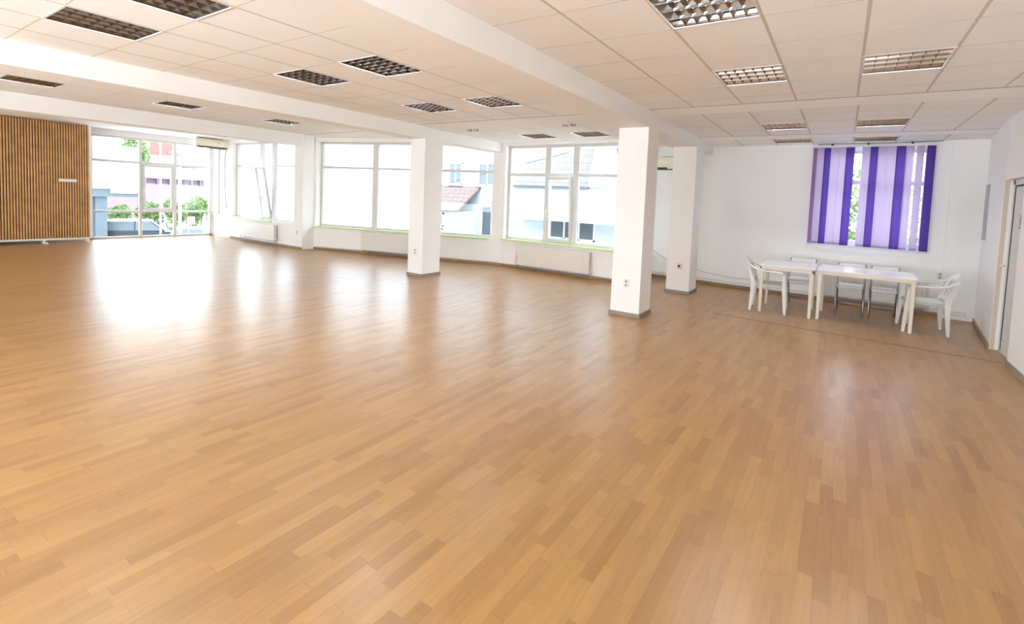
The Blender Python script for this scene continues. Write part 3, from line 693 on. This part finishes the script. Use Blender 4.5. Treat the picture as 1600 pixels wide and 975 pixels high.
foliage('bush', (-55.5, 19.9, -1.5), 1.4, .85, 1.55, 4500, 'green bush outside between the dark car and the silver car', LEAF2, seed=3, group='bushes beyond the street', ls=.10)
foliage('bush', (-61.0, 24.2, -1.3), 1.6, 1.05, 1.55, 4500, 'green bush outside behind the white street sign', seed=4, group='bushes beyond the street', ls=.10)
foliage('bush', (-53.5, 23.0, -1.8), 1.5, 1.1, 1.4, 4000, 'green bush seen through the edge of the tall glass window', LEAF2, seed=5, group='bushes beyond the street', ls=.10)
foliage('bush', (-54, 15.3, -1.6), 1.6, .9, 1.3, 3000, 'light green bush beside the grey building pillar', LEAF2, seed=6, group='bushes beyond the street', ls=.09)
foliage('bush', (-56.5, 21.7, -1.6), 1.1, .75, 1.45, 3200, 'narrow green bush outside above the silver car roof', seed=14, group='bushes beyond the street', ls=.10)
foliage('tree', (-72, 22.0, 5.4), 2.2, 1.3, 2.4, 2600, 'pale tree rising above the red roof outside', LEAF2, seed=8, cat='tree', ls=.2)
foliage('tree', (-33.5, 14.9, -.6), .8, .6, 1.2, 900, 'slim green tree outside seen through the open tilted sash', LEAF2, seed=9, cat='tree', ls=.12)

def bwin(parent, loc, w_, h, nrm='y', div=2, fr=FRAME):
    """window on a facade: frame with panes; loc = lower corner on the facade; nrm axis it faces (towards -axis for y, + for x)"""
    t = .06
    def l(u, n, z): return (loc[0] + u, loc[1] - n, loc[2] + z) if nrm == 'y' else (loc[0] + n, loc[1] + u, loc[2] + z)
    f = MB(); f.box(0, w_, 0, .05, 0, t, l); f.box(0, w_, 0, .05, h - t, h, l)
    for k in range(div + 1): x = (w_ - t) * k / div; f.box(x, x + t, 0, .05, 0, h, l)
    f.box(-.05, w_ + .05, 0, .12, -.06, 0, l)
    o = f.build('facade_window', fr, parent)
    g = MB(); g.box(t * .5, w_ - t * .5, .0, .02, t * .5, h - t * .5, l); g.build('pane', XGL, o)
    return o

# office opposite with an overhanging upper floor
of = empty('office_building', (-42, 9, GZ), 0, 'white and pale blue office block with overhanging upper storey across the street', 'building')
def O(x0, x1, y0, y1, z0, z1): return (x0 + 42, x1 + 42, y0 - 9, y1 - 9, z0 - GZ, z1 - GZ)
b = MB(); b.box(*O(-54, -42, -6, 11.45, .98, 9)); b.build('blue_storey', XB, of)
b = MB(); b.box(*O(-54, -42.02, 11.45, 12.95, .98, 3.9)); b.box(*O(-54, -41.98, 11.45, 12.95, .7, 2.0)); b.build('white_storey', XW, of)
b = MB(); b.box(*O(-54, -42.1, -6, 13.0, .45, .98)); b.build('soffit_band', XG, of)
b = MB(); b.box(*O(-54, -44.5, -6, 10.7, GZ, .45)); b.build('ground_storey', XB, of)
b = MB(); b.box(*O(-44.6, -42.3, 10.75, 11.35, GZ, .45)); b.build('pillar', XG, of)
for y in (2.5, 5.5, 8.2):
    bwin(of, (.0, y - 9, 2.3 - GZ), 1.6, 1.5, 'x')
# pink building with red hipped roof
pk = empty('pink_building', (-75, 22, GZ), 0, 'pink building with a white fascia and red tiled roof across the street', 'building')
def Pk(x, y, z): return (x + 75, y - 22, z - GZ)
b = MB(); b.box(-85, -75, 16, 30.1, GZ, 1.36, Pk); b.build('wall', PINK, pk)
b = MB(); b.box(-84.9, -75.05, 16, 30.1, 1.36, 2.05, Pk); b.build('mauve_band', MAUV, pk)
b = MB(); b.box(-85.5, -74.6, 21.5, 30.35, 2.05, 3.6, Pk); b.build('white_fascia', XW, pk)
b = MB()
for y in (23.6, 24.8, 26.1, 27.3, 28.5, 29.5): b.box(-75.02, -74.7, y, y + .16, 1.3, 2.05, Pk)
b.build('bracket_row', XG, pk)
b = MB(); i = 0
b.v = [Pk(-74.3, 20.6, 3.55), Pk(-74.3, 31.0, 3.75), Pk(-88, 31.0, 3.75), Pk(-88, 20.6, 3.55), Pk(-79, 23.8, 5.1), Pk(-79, 28.2, 5.3), Pk(-84, 28.2, 5.3), Pk(-84, 23.8, 5.1)]
b.f = [(0, 1, 5, 4), (1, 2, 6, 5), (2, 3, 7, 6), (3, 0, 4, 7), (4, 5, 6, 7), (0, 3, 2, 1)]; b.build('roof', REDR, pk)
b = MB(); b.v = [Pk(-80, 25.6, 5.0), Pk(-80, 29.2, 5.0), Pk(-86, 29.2, 5.0), Pk(-86, 25.6, 5.0), Pk(-81, 26.3, 7.4), Pk(-81, 28.6, 7.4), Pk(-85, 28.6, 7.4), Pk(-85, 26.3, 7.4)]
b.f = [(0, 1, 5, 4), (1, 2, 6, 5), (2, 3, 7, 6), (3, 0, 4, 7), (4, 5, 6, 7), (0, 3, 2, 1)]; b.build('upper_roof', REDR, pk)
b = MB(); b.box(-77, -76.3, 28.0, 28.6, 3.9, 5.5, Pk); b.build('chimney', XW, pk)
# distant white flats
fl_ = empty('apartment_block', (-100, 27.2, GZ), 0, 'small white flats with reddish windows on the hill behind', 'building')
b = MB(); b.box(-6, 0, 0, 3.0, 0, 9.2); b.box(-5, .5, -.6, 2.6, 9.2, 9.5); b.build('wall', XW, fl_)
REDW = mat('reddish_glass', (.4, .2, .17), .4)
for z in (5.2, 7.4):
    b = MB(); b.box(0, .05, .5, 2.4, z, z + .9); b.build('window_band', REDW, fl_)
# white neighbour house: blank facade
nb = empty('white_house', (-24, 16, GZ), 0, 'blank white house wall with small grey windows outside the angled window', 'building')
b = MB(); b.box(-8, 7.0, 0, 6, 0, 14); b.build('wall', XWW, nb)
b = MB(); b.box(-8, 7.0, -.03, 0, 4.45, 4.5); b.box(-8, 7.0, -.02, 0, 7.4, 7.43); b.build('render_joint', XB, nb)
bwin(nb, (-1.25, 0, 3.25), .78, .95, 'y', 1); bwin(nb, (-4.5, 0, 3.2), .42, 1.0, 'y', 1)
# next house with windows and a lean-to roof
nc = empty('windowed_house', (-16, 16, GZ), 0, 'white house with grey windows and a pink lean-to roof outside', 'building')
b = MB(); b.box(-1.0, 4.6, .3, 6, 0, 14); b.build('wall', XW, nc)
bwin(nc, (.16, .3, 5.10), .82, 1.0, 'y', 2); bwin(nc, (1.95, .3, 5.08), 1.05, 1.0, 'y', 2)
PTILE = tile_mat('pink_roof_tiles', (0.17, 0.12, 0.105), (.11, .07, .06), .3, .22, .02)
b = MB(); b.v = [(-.9, -1.2, 3.98), (2.08, -1.2, 3.96), (2.08, .29, 5.02), (-.9, .29, 5.02), (-.9, -1.2, 3.9), (2.08, -1.2, 3.88), (2.08, .29, 4.9), (-.9, .29, 4.9)]
b.f = [(0, 1, 2, 3), (4, 7, 6, 5), (0, 4, 5, 1), (1, 5, 6, 2), (2, 6, 7, 3), (3, 7, 4, 0)]; b.uv = [(v[0], v[1]) for v in b.v]; b.build('lean_to_roof', PTILE, nc)
b = MB(); b.box(-.8, 2.0, -1.0, .28, 0, 3.9); b.build('lean_to_wall', XW, nc)
bwin(nc, (.0, -1.0, 3.2), 1.15, .6, 'y', 3); bwin(nc, (.35, -1.0, 2.7), .75, .42, 'y', 2); bwin(nc, (2.2, .3, 2.75), 1.2, 1.45, 'y', 2)
# unseen block added behind the hall to cut low sky light
tb_ = empty('sky_blocker', (-7, -18, GZ), 0, 'long unseen block added behind the hall to cut sky light', 'building')
b = MB(); b.box(-24, 18, -6, 0, 0, 12); b.build('wall', mat('blocker_grey', (.16, .15, .15), .9), tb_)
# house with the mansard roof
nm = empty('mansard_house', (-9, 14, GZ), 0, 'white house with a steep tiled mansard roof outside the middle window', 'building')
MTILE = tile_mat('grey_beige_tiles', (0.20, 0.175, 0.155), (.10, .085, .075), .11, .26, .010)
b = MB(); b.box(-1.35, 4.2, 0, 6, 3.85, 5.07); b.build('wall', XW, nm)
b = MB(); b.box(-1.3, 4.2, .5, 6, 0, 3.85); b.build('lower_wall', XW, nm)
b = MB(); b.v = [(-1.33, -.03, 5.07), (1.75, -.03, 5.07), (2.15, 1.3, 7.3), (-1.02, 1.3, 7.3), (-1.33, .3, 5.07), (1.75, .3, 5.07), (2.15, 1.6, 7.3), (-1.02, 1.6, 7.3)]
b.f = [(0, 1, 2, 3), (4, 7, 6, 5), (0, 4, 5, 1), (1, 5, 6, 2), (2, 6, 7, 3), (3, 7, 4, 0)]; b.uv = [(v[0], (v[2]) * 1.1) for v in b.v]; b.build('mansard_roof', MTILE, nm)
b = MB(); b.box(-1.4, 1.75, -.1, 0, 5.0, 5.07); b.build('gutter', XG, nm)
b = MB(); b.prism([(1.76, 5.07), (2.25, 5.07), (2.75, 7.6), (2.2, 7.6)], -.15, 1.2, 'y'); b.box(2.25, 4.2, .1, 1.2, 5.07, 5.12); b.box(2.6, 4.2, .3, 1.4, 6.2, 7.6); b.box(2.9, 4.2, .9, 1.4, 5.1, 6.2); b.build('parapet', XW, nm)
bwin(nm, (-.05, .5, 3.2), 1.85, .85, 'y', 3)
b = MB(); b.box(-1.3, 4.2, -.2, .5, 2.9, 3.05); b.build('ledge', XW, nm)
# leaning white wall slab at the edge
wh = empty('corner_house', (-15, 19, GZ), 0, 'plain white house between the windowed house and the tiled roof', 'building')
b = MB(); b.box(3.9, 5.2, 1.4, 5, 0, 12); b.build('wall', XWW, wh)
b = MB(); b.box(3.85, 5.25, 1.3, 5.1, 12, 12.3); b.build('roof_edge', XG, wh)
foliage('tree', (.6, 16.5, .8), 2.6, 1.6, 3.0, 8000, 'leafy pale green tree behind the purple blind', LEAF2, seed=12, cat='tree', ls=.08)
# overhead wire
b = MB(); b.tube([(-20.0, 12.0, 1.1), (-14, 12.4, 1.55), (-11.6, 12.5, 2.15), (-8.0, 13.8, 3.2)], .012, 5); tag(b.build('overhead_wire', BLK), 'thin black overhead wire crossing in front of the windowed house', 'wire')
# poles and sign
def pole(x, y, h, rad, lb, m, arms=False):
    r = empty('utility_pole', (x, y, GZ), 0, lb, 'pole')
    b = MB(); b.tube([(0, 0, 0), (0, 0, h)], [rad, rad * .8], 10); b.build('shaft', m, r)
    b = MB(); b.tube([(0, 0, h), (0, 0, h + .05)], rad * 1.3, 10)
    if arms: b.box(-.03, .03, -.5, .5, h - .5, h - .44); b.box(-.03, .03, -.35, .35, h - 1.1, h - 1.04)
    b.build('cap', CABLE, r); return r
pole(-38, 12.8, 7.4, .06, 'slender white pole in front of the pink building', XW)
pole(-24, 8.75, 9, .065, 'thicker grey pole right outside the tall glass window', mat('pole_grey', (.5, .5, .52), .6))
pole(-34.5, 15.6, 6.2, .07, 'dark utility pole with crossarms outside the open tilted sash', BARK, True)
r = empty('street_sign', (-44, 16.75, GZ), 0, 'white square street sign on a thin post by the silver car', 'sign')
b = MB(); b.tube([(0, 0, 0), (0, 0, 1.9)], .03); b.build('post', CABLE, r)
b = MB(); b.box(.03, .05, -.26, .26, 1.35, 1.95); b.build('sign_plate', XW, r, bevel=.01)

# cars
def car(loc, rz, L, W, Hh, col, lb, suv=True):
    r = empty('car', loc, rz, lb, 'car')
    CM = mat('car_paint', col, .25, metal=.3)
    k = Hh; b = MB()
    bl_ = .52 * k + .12
    b.prism([(-L / 2, .35), (-L / 2 + .05, bl_ * .98), (-L / 2 + .2, bl_), (L / 2 - .25, bl_ * .86), (L / 2 - .02, bl_ * .68), (L / 2, .35), (L / 2 - .15, .25), (-L / 2 + .15, .25)], -W / 2, W / 2, 'y'); b.build('body', CM, r, bevel=.05)
    rx0 = -L / 2 + (.12 if suv else .35); c = MB(); w1 = W / 2 - .06; w2 = W / 2 - .2
    prof = [(rx0, bl_ - .02), (rx0 + .28, k * .96), (rx0 + .6, k), (L * .08, k * .985), (L * .27, bl_ - .05)]
    for wv, sg_ in ((w1, -1), (w1, 1)):
        pass
    n = len(prof); i0 = 0
    for sg_ in (-1, 1):
        for (x, z) in prof: c.v.append((x, sg_ * (w1 if z < bl_ + .05 else w2), z))
    c.f = [tuple(range(n)), tuple(reversed(range(n, 2 * n)))] + [(j, (j + 1) % n, n + (j + 1) % n, n + j) for j in range(n)]
    c.build('cabin', XGL, r)
    t = MB(); t.prism([(rx0 + .22, k * .93), (rx0 + .3, k * .985), (rx0 + .6, k + .02), (L * .09, k), (L * .12, k * .95)], -w2 - .02, w2 + .02, 'y'); t.build('roof', mat('car_roof_light', (.7, .7, .72), .3, metal=.3), r, bevel=.02)
    p = MB()
    for sg_ in (-1, 1):
        for (xa, xb) in ((rx0 + .05, rx0 + .32), (-L * .10, -L * .10 + .02), (L * .26, L * .09)):
            p.tube([(xa, sg_ * (w1 + .005), bl_), (xb, sg_ * (w2 + .01), k * .95)], .035, 6)
    p.build('pillar_trim', CM, r)
    for x in (-L * .31, L * .31):
        for sg_ in (-1, 1):
            q = MB(); q.tube([(x, sg_ * (W / 2 - .2), .33), (x, sg_ * (W / 2 + .02), .33)], .33, 18); wo_ = q.build('wheel', BLK, r)
            q = MB(); q.tube([(x, sg_ * (W / 2 + .02), .33), (x, sg_ * (W / 2 + .03), .33)], .2, 12); q.build('hubcap', CHROME, wo_)
    q = MB(); q.box(L / 2 - .12, L / 2 - .02, -W / 2 + .08, -W / 2 + .4, bl_ * .6, bl_ * .75); q.box(L / 2 - .12, L / 2 - .02, W / 2 - .4, W / 2 - .08, bl_ * .6, bl_ * .75); q.build('headlight', FRAME, r)
    return r
car((-44.3, 13.9, GZ), math.radians(70), 4.5, 1.85, 1.75, (.025, .03, .04), 'dark off-roader with a pale roof parked outside the tall window')
car((-40.2, 15.5, GZ), math.radians(72), 3.5, 1.7, 1.42, (.3, .34, .38), 'silver small car parked behind the dark car outside', False)
